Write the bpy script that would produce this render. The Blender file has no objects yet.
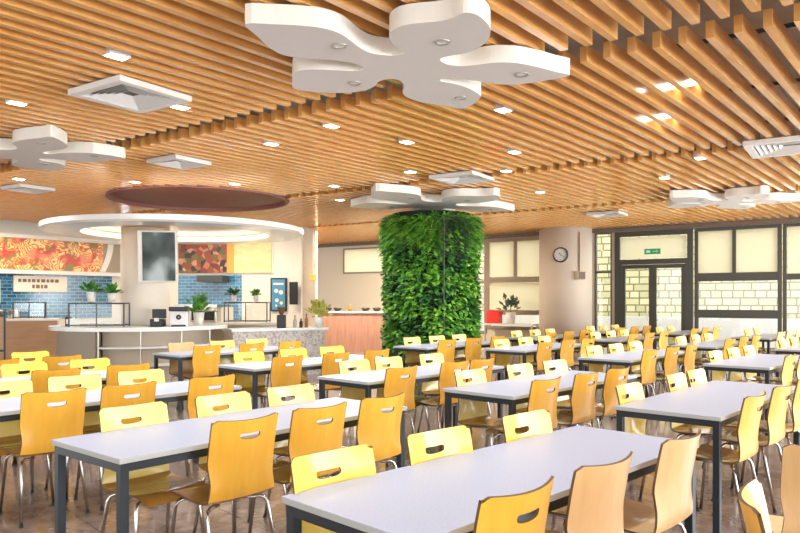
import bpy, bmesh, math, random
from mathutils import Vector, Matrix
from mathutils.geometry import tessellate_polygon
from math import sin, cos, pi, sqrt, atan2
random.seed(7)
sc = bpy.context.scene
C = sc.collection
EYE = 1.478
CZ = 3.38                     # underside of the slats
# ------------------------------------------------------------------ materials
def mat(name, col, rough=.5, metal=0., spec=.5, coat=0., emit=None, es=0., coat_r=.1):
    m = bpy.data.materials.new(name); m.use_nodes = True
    b = m.node_tree.nodes['Principled BSDF']
    b.inputs['Base Color'].default_value = (*col, 1)
    b.inputs['Roughness'].default_value = rough
    b.inputs['Metallic'].default_value = metal
    b.inputs['Specular IOR Level'].default_value = spec
    b.inputs['Coat Weight'].default_value = coat
    b.inputs['Coat Roughness'].default_value = coat_r
    if emit:
        b.inputs['Emission Color'].default_value = (*emit, 1)
        b.inputs['Emission Strength'].default_value = es
    return m
def nd(m, t, **kw):
    n = m.node_tree.nodes.new(t)
    for k, v in kw.items(): setattr(n, k, v)
    return n
def lk(m, a, b): m.node_tree.links.new(a, b)
def ramp(m, fac, stops, interp='LINEAR'):
    r = nd(m, 'ShaderNodeValToRGB'); r.color_ramp.interpolation = interp
    e = r.color_ramp.elements
    while len(e) < len(stops): e.new(.5)
    for el, (p, c) in zip(e, stops): el.position = p; el.color = (*c, 1)
    lk(m, fac, r.inputs['Fac']); return r.outputs['Color']
def coords(m, scale=(1, 1, 1), rot=(0, 0, 0), loc=(0, 0, 0)):
    t = nd(m, 'ShaderNodeTexCoord'); mp = nd(m, 'ShaderNodeMapping')
    mp.inputs['Scale'].default_value = scale; mp.inputs['Rotation'].default_value = rot
    mp.inputs['Location'].default_value = loc
    lk(m, t.outputs['Object'], mp.inputs['Vector']); return mp.outputs['Vector']
def noise(m, vec, scale, detail=4, rough=.55, dist=0):
    n = nd(m, 'ShaderNodeTexNoise'); n.inputs['Scale'].default_value = scale
    n.inputs['Detail'].default_value = detail; n.inputs['Roughness'].default_value = rough
    n.inputs['Distortion'].default_value = dist
    lk(m, vec, n.inputs['Vector']); return n.outputs['Fac']
def base(m, col): lk(m, col, m.node_tree.nodes['Principled BSDF'].inputs['Base Color'])
def wood(name, c1, c2, scale, rough=.4, coat=0., spec=.5, rot=(0, 0, 0), var=0.):
    m = mat(name, c1, rough, coat=coat, spec=spec)
    f = noise(m, coords(m, scale, rot), 3, 5, .6, .4)
    col = ramp(m, f, [(.3, c1), (.7, c2)])
    if var:
        oi = nd(m, 'ShaderNodeObjectInfo'); hs = nd(m, 'ShaderNodeHueSaturation')
        mr = nd(m, 'ShaderNodeMapRange'); mr.inputs['To Min'].default_value = 1 - var; mr.inputs['To Max'].default_value = 1 + var
        lk(m, oi.outputs['Random'], mr.inputs['Value']); lk(m, mr.outputs['Result'], hs.inputs['Value'])
        lk(m, col, hs.inputs['Color']); col = hs.outputs['Color']
    base(m, col); return m
M = {}
M['amber'] = wood('amber_veneer', (.76, .385, .032), (.86, .48, .055), (4, 4, .6), .38, .35, var=.08)  # outer faces: difference in lighting from the inner faces put into the colour
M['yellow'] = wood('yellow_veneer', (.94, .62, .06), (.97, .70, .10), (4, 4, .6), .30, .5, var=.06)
M['cream'] = wood('cream_veneer', (.90, .67, .17), (.94, .74, .23), (4, 4, .6), .30, .5, var=.06)  # inner faces: pale sheen put into the colour
M['maple'] = wood('maple_veneer', (.66, .40, .17), (.76, .49, .23), (4, 4, .6), .35, .4, var=.05)
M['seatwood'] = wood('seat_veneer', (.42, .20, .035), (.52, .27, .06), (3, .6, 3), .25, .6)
M['plyedge'] = mat('ply_edge', (.13, .06, .02), .6)
M['chrome'] = mat('chrome', (.50, .48, .45), .2, 1.)
M['rubber'] = mat('rubber', (.02, .02, .02), .7)
M['top'] = mat('laminate', (.8, .8, .86), .36, spec=.25)
f = noise(M['top'], coords(M['top'], (2, 2, 2)), 60, 3); base(M['top'], ramp(M['top'], f, [(.35, (.40, .42, .51)), (.65, (.47, .485, .575))]))
M['topedge'] = mat('laminate_edge', (.42, .42, .40), .4)
M['frame'] = mat('table_frame', (.010, .015, .020), .35, .2)
M['white'] = mat('white_paint', (.82, .80, .75), .5)
M['whitegloss'] = mat('white_gloss', (.86, .85, .80), .25, coat=.3)
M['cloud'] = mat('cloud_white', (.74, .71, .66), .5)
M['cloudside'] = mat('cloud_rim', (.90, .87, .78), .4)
M['black'] = mat('black', (.012, .012, .014), .35)
M['dark'] = mat('dark_metal', (.05, .055, .05), .4, .2)
M['winframe'] = mat('window_frame', (.085, .082, .068), .4, .2)
M['blindframe'] = mat('pale_frame', (.32, .25, .17), .5)
M['steel'] = mat('brushed_steel', (.55, .54, .50), .3, 1.)
M['slab'] = mat('concrete_slab', (.40, .37, .31), .9)
f = noise(M['slab'], coords(M['slab']), 2, 4); base(M['slab'], ramp(M['slab'], f, [(.3, (.30, .28, .24)), (.7, (.44, .41, .35))]))
M['slat'] = wood('slat_wood', (.78, .37, .095), (.88, .48, .155), (1.5, 1.5, 1.5), .28, .9)
M['lamp'] = mat('lamp_glow', (1, 1, 1), .5, emit=(1, .95, .85), es=9)
M['cove'] = mat('cove_glow', (1, 1, 1), .5, emit=(1, .88, .62), es=1.1)
M['recess'] = mat('recess_brown', (.34, .14, .11), .55)
M['wall'] = mat('wall_cream', (.78, .70, .56), .7)
M['wallk'] = mat('wall_kitchen', (.80, .76, .68), .6)
M['column'] = mat('column_paint', (.74, .63, .50), .6)
M['colwhite'] = mat('column_white', (.84, .78, .68), .5)
M['valance'] = mat('valance_brown', (.20, .14, .10), .6)
M['blind'] = mat('roller_blind', (.86, .82, .66), .8)
bn = M['blind'].node_tree.nodes['Principled BSDF']; bn.inputs['Transmission Weight'].default_value = 0
def blind_mat():
    m = M['blind']; nt = m.node_tree; out = nt.nodes['Material Output']; b = nt.nodes['Principled BSDF']
    tl = nd(m, 'ShaderNodeBsdfTranslucent'); tl.inputs['Color'].default_value = (.95, .91, .76, 1)
    mx = nd(m, 'ShaderNodeMixShader'); mx.inputs[0].default_value = .6
    lk(m, b.outputs[0], mx.inputs[1]); lk(m, tl.outputs[0], mx.inputs[2]); lk(m, mx.outputs[0], out.inputs['Surface'])
blind_mat()
def glass_mat(name, tint, fac):
    m = mat(name, tint, .05); nt = m.node_tree; out = nt.nodes['Material Output']
    tr = nd(m, 'ShaderNodeBsdfTransparent'); tr.inputs[0].default_value = (*tint, 1)
    gl = nd(m, 'ShaderNodeBsdfGlossy'); gl.inputs['Roughness'].default_value = .03
    mx = nd(m, 'ShaderNodeMixShader'); mx.inputs[0].default_value = fac
    lk(m, tr.outputs[0], mx.inputs[1]); lk(m, gl.outputs[0], mx.inputs[2]); lk(m, mx.outputs[0], out.inputs['Surface'])
    return m
M['glass'] = glass_mat('pane_glass', (.96, .98, .98), .06)
# floor: polished brown stone tiles
def floor_mat():
    m = mat('floor_tiles', (.4, .3, .25), .18, coat=.4, spec=.6)
    v = coords(m, (1, 1, 1), (0, 0, .83))
    br = nd(m, 'ShaderNodeTexBrick'); br.offset = 0; br.inputs['Scale'].default_value = 1
    br.inputs['Brick Width'].default_value = .8; br.inputs['Row Height'].default_value = .8
    br.inputs['Mortar Size'].default_value = .006; br.inputs['Mortar'].default_value = (.12, .09, .08, 1)
    lk(m, v, br.inputs['Vector'])
    c = ramp(m, noise(m, v, 5, 6, .65, .5), [(.32, (.15, .10, .075)), (.5, (.24, .165, .125)), (.68, (.34, .25, .20))])
    lk(m, c, br.inputs['Color1']); lk(m, c, br.inputs['Color2']); base(m, br.outputs['Color']); return m
M['floor'] = floor_mat()
def tile_mat():
    m = mat('blue_tiles', (.03, .18, .35), .15, coat=.5)
    br = nd(m, 'ShaderNodeTexBrick'); br.inputs['Scale'].default_value = 1
    br.inputs['Brick Width'].default_value = .22; br.inputs['Row Height'].default_value = .085
    br.inputs['Mortar Size'].default_value = .006; br.inputs['Mortar'].default_value = (.25, .40, .5, 1)
    br.inputs['Color1'].default_value = (.010, .085, .20, 1); br.inputs['Color2'].default_value = (.03, .20, .36, 1)
    lk(m, coords(m, (1, 1, 1), (pi/2, 0, 0)), br.inputs['Vector']); base(m, br.outputs['Color']); return m
M['tile'] = tile_mat()
def stone_mat():
    m = mat('outdoor_stone', (.7, .65, .45), .9)
    v = coords(m, (1, 1, 1), (pi/2, 0, 0))
    br = nd(m, 'ShaderNodeTexBrick'); br.inputs['Scale'].default_value = 1; br.offset_frequency = 3; br.offset = .37; br.squash = .62; br.squash_frequency = 2
    br.inputs['Brick Width'].default_value = .48; br.inputs['Row Height'].default_value = .22
    br.inputs['Mortar Size'].default_value = .022; br.inputs['Mortar'].default_value = (.13, .10, .05, 1)
    br.inputs['Color1'].default_value = (.42, .39, .24, 1); br.inputs['Color2'].default_value = (.30, .285, .16, 1)
    lk(m, v, br.inputs['Vector']); base(m, br.outputs['Color']); return m
M['stone'] = stone_mat()
M['paving'] = mat('paving', (.6, .58, .5), .9)
M['oak'] = wood('counter_oak', (.50, .29, .14), (.60, .36, .19), (.8, .8, 5), .4)
M['pinkwood'] = wood('counter_pink', (.34, .17, .12), (.46, .26, .19), (5, 5, .5), .45)
M['greyfront'] = mat('counter_grey', (.36, .30, .23), .5)
M['beigefront'] = mat('counter_beige', (.52, .44, .33), .5)
M['terrazzo'] = mat('terrazzo', (.6, .55, .5), .4)
vv = nd(M['terrazzo'], 'ShaderNodeTexVoronoi'); vv.inputs['Scale'].default_value = 28; lk(M['terrazzo'], coords(M['terrazzo']), vv.inputs['Vector'])
base(M['terrazzo'], ramp(M['terrazzo'], vv.outputs['Color'], [(.2, (.42, .34, .30)), (.6, (.66, .61, .56))]))
M['red'] = mat('red_plastic', (.80, .035, .02), .35)
M['brownbox'] = mat('brown_box', (.34, .15, .05), .6)
M['leaf'] = mat('leaf_green', (.05, .2, .02), .45)
def leafify(name, c1, c2, c3, sc_=9):
    m = mat(name, c1, .5, spec=.4)
    f = noise(m, coords(m, (1, 1, 1)), sc_, 3); base(m, ramp(m, f, [(.3, c1), (.5, c2), (.68, c3)])); return m
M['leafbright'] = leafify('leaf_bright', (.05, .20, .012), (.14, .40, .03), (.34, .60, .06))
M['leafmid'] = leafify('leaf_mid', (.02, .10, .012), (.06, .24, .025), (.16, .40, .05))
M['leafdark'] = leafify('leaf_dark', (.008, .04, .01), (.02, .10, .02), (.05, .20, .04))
M['leafgrey'] = leafify('leaf_grey', (.02, .045, .02), (.10, .15, .09), (.22, .27, .18), 14)
M['leafolive'] = leafify('leaf_olive', (.25, .28, .04), (.45, .45, .08), (.55, .5, .12))
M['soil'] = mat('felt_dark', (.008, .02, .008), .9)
M['signgreen'] = mat('exit_green', (.01, .16, .06), .4, emit=(.02, .30, .12), es=.35)
M['posterblue'] = mat('poster_blue', (.07, .27, .46), .4)
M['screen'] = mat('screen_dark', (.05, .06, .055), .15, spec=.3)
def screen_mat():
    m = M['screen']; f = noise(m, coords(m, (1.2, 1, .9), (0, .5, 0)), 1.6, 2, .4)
    c = ramp(m, f, [(.38, (.008, .012, .010)), (.52, (.05, .065, .06)), (.66, (.30, .34, .33))])  # pale streaks stand in for a reflection, painted and made to glow
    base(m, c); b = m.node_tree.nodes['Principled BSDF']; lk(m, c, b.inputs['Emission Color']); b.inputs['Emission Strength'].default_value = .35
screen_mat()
def food1():
    m = mat('noodle_print', (.8, .3, .1), .4)
    v = coords(m, (1, 1, 1))
    n = nd(m, 'ShaderNodeTexNoise'); n.inputs['Scale'].default_value = 2.2; n.inputs['Detail'].default_value = 2; lk(m, v, n.inputs['Vector'])
    ad = nd(m, 'ShaderNodeVectorMath', operation='MULTIPLY_ADD'); ad.inputs[1].default_value = (1.6, 1.6, 1.6)
    lk(m, n.outputs['Color'], ad.inputs[0]); lk(m, v, ad.inputs[2])
    w = nd(m, 'ShaderNodeTexWave'); w.inputs['Scale'].default_value = 3.6; w.inputs['Distortion'].default_value = 5; w.inputs['Detail'].default_value = 1
    w.bands_direction = 'DIAGONAL'; lk(m, ad.outputs[0], w.inputs['Vector'])
    c1 = ramp(m, w.outputs['Fac'], [(.1, (.62, .12, .02)), (.45, (.85, .38, .06)), (.8, (.92, .72, .36))])
    f = noise(m, v, 3.4, 2, .5, .6)
    c2 = ramp(m, f, [(.46, (0, 0, 0)), (.56, (1, 1, 1))])
    veg = ramp(m, noise(m, v, 2.1, 1), [(.40, (.22, .20, .06)), (.50, (.62, .05, .03)), (.6, (.75, .28, .16))])
    mx = nd(m, 'ShaderNodeMix', data_type='RGBA'); lk(m, c2, mx.inputs[0]); lk(m, c1, mx.inputs[6]); lk(m, veg, mx.inputs[7])
    base(m, mx.outputs[2]); return m
M['food1'] = food1()
def food2():
    m = mat('spicy_dish_print', (.3, .05, .02), .4); v = coords(m)
    vo = nd(m, 'ShaderNodeTexVoronoi'); vo.inputs['Scale'].default_value = 7; lk(m, v, vo.inputs['Vector'])
    base(m, ramp(m, vo.outputs['Color'], [(.2, (.03, .02, .015)), (.42, (.30, .04, .02)), (.6, (.10, .10, .02)), (.75, (.45, .12, .05)), (.95, (.55, .38, .25))])); return m
M['food2'] = food2()
M['food3'] = wood('dumpling_print', (.62, .60, .22), (.80, .76, .45), (1.2, 1.2, 3), .4, rot=(0, .7, 0))
M['orange'] = mat('orange_rim', (.80, .36, .06), .4)

# ------------------------------------------------------------------ mesh helpers
def link(name, bm, m, parent=None, smooth=False):
    me = bpy.data.meshes.new(name)
    bmesh.ops.recalc_face_normals(bm, faces=bm.faces)
    bm.to_mesh(me); bm.free()
    for x in (m if isinstance(m, (list, tuple)) else [m]): me.materials.append(M[x])
    if smooth:
        for p in me.polygons: p.use_smooth = True
    o = bpy.data.objects.new(name, me); C.objects.link(o)
    if parent: o.parent = parent
    return o
def tag(o, label, cat, group=None, kind=None):
    if label: o['label'] = label
    if cat: o['category'] = cat
    if group: o['group'] = group
    if kind: o['kind'] = kind
    return o
def struct(name, bm, m, smooth=False, loc=None, rz=0):
    o = link(name, bm, m, None, smooth); o['kind'] = 'structure'
    if loc: o.location = loc; o.rotation_euler.z = rz
    return o
def empty(name, loc=(0, 0, 0), rz=0, label=None, cat=None, group=None):
    o = bpy.data.objects.new(name, None); C.objects.link(o); o.empty_display_size = .1
    o.location = loc; o.rotation_euler.z = rz
    return tag(o, label, cat, group)
def box(bm, x0, x1, y0, y1, z0, z1, mi=0, bev=0.):
    vs = [bm.verts.new((x, y, z)) for x in (x0, x1) for y in (y0, y1) for z in (z0, z1)]
    F = [(0, 1, 3, 2), (4, 6, 7, 5), (0, 4, 5, 1), (2, 3, 7, 6), (0, 2, 6, 4), (1, 5, 7, 3)]
    fs = [bm.faces.new([vs[i] for i in q]) for q in F]
    for g in fs: g.material_index = mi
    if bev:
        es = list({e for g in fs for e in g.edges})
        r = bmesh.ops.bevel(bm, geom=es, offset=bev, segments=2, affect='EDGES', profile=.5)
        for g in r['faces']: g.material_index = mi
    return vs
def B(*a, **k):
    bm = bmesh.new(); box(bm, *a, **k); return bm
def lathe(bm, prof, n=32, cx=0, cy=0, a0=0, a1=2*pi, mi=0, closed=True):
    full = abs(a1 - a0 - 2*pi) < 1e-6
    cols = n if full else n + 1
    rings = [[bm.verts.new((cx + r*cos(a0 + (a1-a0)*i/n), cy + r*sin(a0 + (a1-a0)*i/n), z)) for i in range(cols)] for r, z in prof]
    for k in range(len(prof) - 1 + (1 if closed else 0)):
        A, D = rings[k], rings[(k+1) % len(prof)]
        for i in range(n):
            j = (i+1) % cols
            try: bm.faces.new((A[i], A[j], D[j], D[i])).material_index = mi
            except ValueError: pass
    if not full and closed:
        for i in (0, -1):
            try: bm.faces.new([r[i] for r in rings]).material_index = mi
            except ValueError: pass
def cyl(bm, x, y, z0, z1, r, n=20, r2=None, mi=0):
    r2 = r if r2 is None else r2
    a = [bm.verts.new((x + r*cos(2*pi*i/n), y + r*sin(2*pi*i/n), z0)) for i in range(n)]
    b = [bm.verts.new((x + r2*cos(2*pi*i/n), y + r2*sin(2*pi*i/n), z1)) for i in range(n)]
    fs = [bm.faces.new(a[::-1]), bm.faces.new(b)] + [bm.faces.new((a[i], a[(i+1) % n], b[(i+1) % n], b[i])) for i in range(n)]
    for f_ in fs: f_.material_index = mi
def tube(bm, pts, r, n=8, mi=0):
    pts = [Vector(p) for p in pts]; rings = []
    for i, p in enumerate(pts):
        t = (pts[min(i+1, len(pts)-1)] - pts[max(i-1, 0)]).normalized()
        u = t.cross(Vector((0.31, 0.12, 1)) if abs(t.z) < .9 else Vector((1, .1, 0))).normalized(); w = t.cross(u)
        rings.append([bm.verts.new(p + u*r*cos(2*pi*k/n) + w*r*sin(2*pi*k/n)) for k in range(n)])
    for a, b in zip(rings, rings[1:]):
        for k in range(n): bm.faces.new((a[k], a[(k+1) % n], b[(k+1) % n], b[k])).material_index = mi
    bm.faces.new(rings[0][::-1]); bm.faces.new(rings[-1])
def prism(bm, pts, z0, z1, mi=0, mside=None):
    a = [bm.verts.new((x, y, z0)) for x, y in pts]; b = [bm.verts.new((x, y, z1)) for x, y in pts]
    n = len(pts)
    if n < 7: bm.faces.new(a[::-1]).material_index = mi; bm.faces.new(b).material_index = mi
    else:
        for t in tessellate_polygon([[Vector((x, y, 0)) for x, y in pts]]):
            bm.faces.new([a[i] for i in t]).material_index = mi; bm.faces.new([b[i] for i in t]).material_index = mi
    for i in range(n): bm.faces.new((a[i], a[(i+1) % n], b[(i+1) % n], b[i])).material_index = mi if mside is None else mside
def smooth_loop(P, k=4):
    out = []; n = len(P)
    for i in range(n):
        p0, p1, p2, p3 = P[i-1], P[i], P[(i+1) % n], P[(i+2) % n]
        for s in range(k):
            t = s/k
            out.append(tuple(.5*((2*p1[d]) + (-p0[d]+p2[d])*t + (2*p0[d]-5*p1[d]+4*p2[d]-p3[d])*t*t + (-p0[d]+3*p1[d]-3*p2[d]+p3[d])*t**3) for d in (0, 1)))
    return out
def copy_tree(o, parent=None):
    c = o.copy(); C.objects.link(c)
    if parent: c.parent = parent
    for ch in list(o.children): copy_tree(ch, c)
    return c

# ------------------------------------------------------------------ chairs (local: seat centre at origin, sitter faces +y)
prof = [(.205, .405), (.200, .428), (.180, .444), (.14, .450), (.05, .445), (-.05, .437), (-.13, .434), (-.175, .440), (-.203, .460), (-.218, .495), (-.226, .54), (-.234, .60), (-.244, .67), (-.254, .725), (-.264, .78), (-.274, .825), (-.284, .866)]
lens = [0]
for (a, b), (c, d) in zip(prof, prof[1:]): lens.append(lens[-1] + math.hypot(c-a, d-b))
def prof_at(s):
    s = max(0, min(lens[-1], s))
    for i in range(len(prof)-1):
        if s <= lens[i+1] + 1e-9:
            t = (s-lens[i])/(lens[i+1]-lens[i]); p, q = prof[i], prof[i+1]
            tx, tz = q[0]-p[0], q[1]-p[1]; l = math.hypot(tx, tz)
            return p[0]+t*tx, p[1]+t*tz, tx/l, tz/l
def shell_pt(u, s, off):
    # u in -1..1 across, s along the profile, off = distance along the inner normal
    y, z, ty, tz = prof_at(s)
    y2, z2, ty2, tz2 = prof_at(min(lens[-1], s+.03)); y1, z1, ty1, tz1 = prof_at(max(0, s-.03))
    l = math.hypot(y2-y1, z2-z1); ty, tz = (y2-y1)/l, (z2-z1)/l
    nb = max(0., min(1., (z-.46)/.18))          # how much this is back rather than seat
    bend = (.052*u*u)*nb + .010*u*u*(1-nb)
    hw = .207 - .014*(1-abs(nb-.5)*2) * (1 if nb < 1 else 0) - .012*max(0, 1 - s/.12)
    ny, nz = tz, -ty                            # towards the sitter / upward
    if nz < 0 and nb < .5: pass
    d = bend + off
    return Vector((u*hw, y + ny*d, z + nz*d))
def shell(s0, s1, slot, ms, top_round=False, front_round=False):
    th = .011; nu, ns = 16, max(6, int((s1-s0)/.028))
    bm = bmesh.new()
    hole = (5, 11, None, None)
    rows = [s0 + (s1-s0)*i/ns for i in range(ns+1)]
    if slot:
        c = s1 - .088                           # slot centre
        rows = [s0 + (c-.05-s0)*i/(ns-4) for i in range(ns-3)] + [c-.025, c, c+.025, c+.05, s1-.012, s1]
    def uv(i, j):
        u = -1 + 2*i/nu; s = rows[j]
        if top_round and j == len(rows)-1:
            e = max(0, abs(u)-.85)/.15; s -= .022*e*e
        if front_round and j == 0:
            e = max(0, abs(u)-.8)/.2; s += .022*e*e
        return u, s
    L = {}
    for side, off in ((0, th/2), (1, -th/2)):
        for i in range(nu+1):
            for j in range(len(rows)): u, s = uv(i, j); L[side, i, j] = bm.verts.new(shell_pt(u, s, off))
    nr = len(rows)-1
    hr = None
    if slot:
        j0 = ns-4; j1 = j0+4; i0, i1 = 4, 12; hr = (i0, i1, j0, j1)
    for side in (0, 1):
        for i in range(nu):
            for j in range(nr):
                if hr and hr[0] <= i < hr[1] and hr[2] <= j < hr[3]: continue
                q = [L[side, i, j], L[side, i+1, j], L[side, i+1, j+1], L[side, i, j+1]]
                if side: q = q[::-1]
                bm.faces.new(q).material_index = side
    if hr:
        i0, i1, j0, j1 = hr
        per = [(i, j0) for i in range(i0, i1)] + [(i1, j) for j in range(j0, j1)] + [(i, j1) for i in range(i1, i0, -1)] + [(i0, j) for j in range(j1, j0, -1)]
        inner = {0: [], 1: []}
        for side, off in ((0, th/2), (1, -th/2)):
            for (i, j) in per:
                u, s = uv(i, j); a = atan2((s-c)/.05, u/.5)
                ex = cos(a); ey = sin(a)
                uu = .31*(abs(ex)**.6)*(1 if ex > 0 else -1)
                ss = c + .0165*(abs(ey)**.45)*(1 if ey > 0 else -1) + .005*(uu/.3)**2
                inner[side].append(bm.verts.new(shell_pt(uu, ss, off)))
            n = len(per)
            for k in range(n):
                a, b = per[k], per[(k+1) % n]
                q = [L[side, a[0], a[1]], L[side, b[0], b[1]], inner[side][(k+1) % n], inner[side][k]]
                if side: q = q[::-1]
                bm.faces.new(q).material_index = side
        for k in range(n): bm.faces.new((inner[0][k], inner[0][(k+1) % n], inner[1][(k+1) % n], inner[1][k])).material_index = 2
    loop = [(i, 0) for i in range(nu)] + [(nu, j) for j in range(nr)] + [(i, nr) for i in range(nu, 0, -1)] + [(0, j) for j in range(nr, 0, -1)]
    for a, b in zip(loop, loop[1:] + loop[:1]):
        bm.faces.new((L[0, a[0], a[1]], L[0, b[0], b[1]], L[1, b[0], b[1]], L[1, a[0], a[1]])).material_index = 2
    return bm
SPLIT = lens[8]
def make_chair(slot, inner, outer, seat):
    root = empty('dining_chair')
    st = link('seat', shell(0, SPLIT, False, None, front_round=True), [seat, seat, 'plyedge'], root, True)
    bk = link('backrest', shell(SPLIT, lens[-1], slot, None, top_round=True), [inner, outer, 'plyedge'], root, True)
    for o in (st, bk):
        for e in o.data.edges: pass
        md = o.modifiers.new('n', 'EDGE_SPLIT'); md.split_angle = .7
    for sx in (-1, 1):
        for sy in (-1, 1):
            bm = bmesh.new()
            y0 = .12 if sy > 0 else -.15
            tube(bm, [(sx*.10, y0*.85, .418), (sx*.155, y0*.95, .417), (sx*.180, y0*1.03, .405), (sx*.190, y0*1.10, .375), (sx*.213, y0*1.45 - (.02 if sy < 0 else 0), .012)], .0105)
            cyl(bm, sx*.2135, y0*1.46 - (.02 if sy < 0 else 0), 0, .014, .014, 8, mi=1)
            link('leg', bm, ['chrome', 'rubber'], root, True)
    bm = bmesh.new()
    for sx in (-1, 1): tube(bm, [(sx*.10, -.13, .418), (sx*.10, .105, .418)], .010)
    tube(bm, [(-.10, .0, .416), (.10, .0, .416)], .010)
    link('seat_frame', bm, 'chrome', root, True)
    return root
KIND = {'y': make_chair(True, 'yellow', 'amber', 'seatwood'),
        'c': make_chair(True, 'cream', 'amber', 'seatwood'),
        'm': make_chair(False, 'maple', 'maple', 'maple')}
ADJ = {'y': 'yellow slotted chair', 'c': 'light yellow slotted chair', 'm': 'pale plain-backed chair'}
used = set()
def chair(kind, x, y, rz, label, group):
    if kind not in used: used.add(kind); o = KIND[kind]
    else: o = copy_tree(KIND[kind])
    o.location = (x, y, 0); o.rotation_euler.z = rz
    tag(o, label, 'chair', group); return o

# ------------------------------------------------------------------ tables
TL, TW, TH = 2.08, .70, .75
def make_table():
    root = empty('dining_table')
    bm = B(0, TL, -TW, 0, TH-.026, TH, bev=.002)
    for f_ in bm.faces:
        if abs(f_.normal.z) < .9: f_.material_index = 1
    bm.normal_update()
    for f_ in bm.faces: f_.material_index = 0 if abs(f_.normal.z) > .9 else 1
    link('tabletop', bm, ['top', 'topedge'], root)
    i = .012; z0, z1 = TH-.026-.042, TH-.026
    bm = bmesh.new()
    box(bm, i+.04, TL-i-.04, -i-.03, -i, z0, z1); box(bm, i+.04, TL-i-.04, -TW+i, -TW+i+.03, z0, z1)
    box(bm, i, i+.03, -TW+i+.04, -i-.04, z0, z1); box(bm, TL-i-.03, TL-i, -TW+i+.04, -i-.04, z0, z1)
    link('apron', bm, 'frame', root)
    for x in (i, TL-i-.042):
        for y in (-i-.042, -TW+i): link('leg', B(x, x+.042, y, y+.042, 0, z1, bev=.002), 'frame', root)
    return root
TABLE = make_table(); tfirst = [True]
def table(x, y, a, phrase, label):
    if tfirst[0]: tfirst[0] = False; o = TABLE
    else: o = copy_tree(TABLE)
    o.location = (x, y, 0); o.rotation_euler.z = a
    tag(o, label, 'table', 'white canteen tables'); return o
ORD = {0: 'leftmost', 1: 'middle', 2: 'rightmost'}
def seat_table(x, y, a, phrase, label, near='yyy', far='ccc', sn=(.38, 1.08, 1.74), sf=(.44, 1.10, 1.72), dn=(-.13, -.13, -.13), df=(-.22, -.22, -.22), rn=(0, 0, 0), rf=(0, 0, 0)):
    table(x, y, a, phrase, label)
    u = Vector((cos(a), sin(a))); v = Vector((sin(a), -cos(a)))   # v points to the near side
    for side, kinds, S, D, R in (('near', near, sn, dn, rn), ('far', far, sf, df, rf)):
        for k, kd in enumerate(kinds):
            if kd == '-': continue
            # D = gap from the table edge to the seat centre
            p = Vector((x, y)) + u*S[k] + (v*(TW + D[k]) if side == 'near' else -v*D[k])
            p += u*random.uniform(-.02, .02)
            rz = (a if side == 'near' else a + pi) + R[k] + random.uniform(-.03, .03)
            chair(kd, p.x, p.y, rz, '%s, %s on %s side of %s' % (ADJ[kd], ORD[k], side, phrase), 'chairs around the canteen tables')
A = .83
T = seat_table
T(-1.82, 3.65, .875, 'the lower left table', 'long white table, whole end and corner leg visible at lower left', sn=(.65, 1.17, 1.72), sf=(.486, 1.10, 1.66))
T(-.44, 2.60, .784, 'the table at bottom edge', 'long white table cut by the bottom edge of the photo', 'ymm', 'yyy', sn=(.36, .94, 1.60), sf=(.25, .86, 1.56), dn=(-.12, -.12, -.12))
T(-3.26, 4.86, .83, 'the nearer left-edge table', 'white table cut by the left edge, nearer of the left-edge tables', sn=(.54, 1.05, 1.75), sf=(.45, .98, 1.56))
T(-4.33, 5.90, .83, 'the second left-edge table', 'white table second from camera along the left edge, mostly behind chairs', 'yyy', 'yyy')
T(-5.45, 6.90, .83, 'the farthest left-edge table', 'white table farthest back along the left edge, before the oak counter', 'yyy', '-yy')
T(1.47, 4.81, .838, 'the big right table', 'white table at right with black corner legs, behind the pale plain-backed chairs', 'yyy', 'yyy', sn=(.32, 1.0, 1.68), sf=(.26, 1.15, 1.62))
T(.35, 5.76, .805, 'the centre table', 'white table in the centre, directly behind the bottom edge table', 'yyy', 'ccc', sn=(.32, .92, 1.48), sf=(.38, 1.14, 1.75))
T(-.79, 6.68, .813, 'the left-centre table', 'white table left of centre, just behind the lower left table', 'yyy', 'ccc', sn=(.35, 1.12, 1.55), sf=(.5, .98, 1.66))
T(-2.05, 7.84, A, 'the table before the round counter', 'white table before the round counter, second left of the centre table', 'yyy', 'yyy')
T(-3.40, 9.62, A, 'the table beside the round counter', 'white table closest to the round serving counter', 'yyy', 'mcc')
T(3.45, 7.98, A, 'the table behind the big right one', 'white table directly behind the big right table', 'yyy', 'yyy')
T(2.25, 8.87, A, 'the second row middle-right table', 'white table right of centre, between plant column and the big right table', 'yyy', 'yyy')
T(1.27, 10.47, A, 'the table right of plant column', 'white table just right of the plant column, near the centre', 'yyy', 'yyy')
T(-.11, 11.05, A, 'the table before plant column', 'white table standing right in front of the plant column', 'yyy', 'ccc')
T(5.56, 10.39, A, 'the far right-edge table', 'white table cut by the right edge, near the windows', 'yyy', 'yyy')
T(4.36, 11.28, A, 'the table before the wide window', 'white table before the wide window, third row at right', 'yyy', 'yyy')
T(3.38, 12.88, A, 'the table before the glass doors', 'white table standing before the glass doors', 'yyy', 'yyy')
T(2.00, 13.46, A, 'the table near the red box', 'white table behind the plant column right edge, nearest the red box', 'yyy', 'yyy')
T(6.47, 13.69, A, 'the rearmost right table', 'white rear table against the wide window', 'yyy', '-yy')
T(5.49, 15.29, A, 'the rearmost door table', 'white rear table closest to the glass doors', 'yyy', 'yy-')
T(4.11, 15.87, A, 'the rearmost clock table', 'white rear table under the wall clock column', 'yyy', 'yyy')
chair('y', 1.325, 2.08, 4.24, 'yellow chair seen edge-on at lower right corner, cut by bottom edge', 'chairs around the canteen tables')
chair('m', 1.87, 3.12, -.25, 'pale plain-backed chair cut by the right edge at lower right', 'chairs around the canteen tables')

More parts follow.
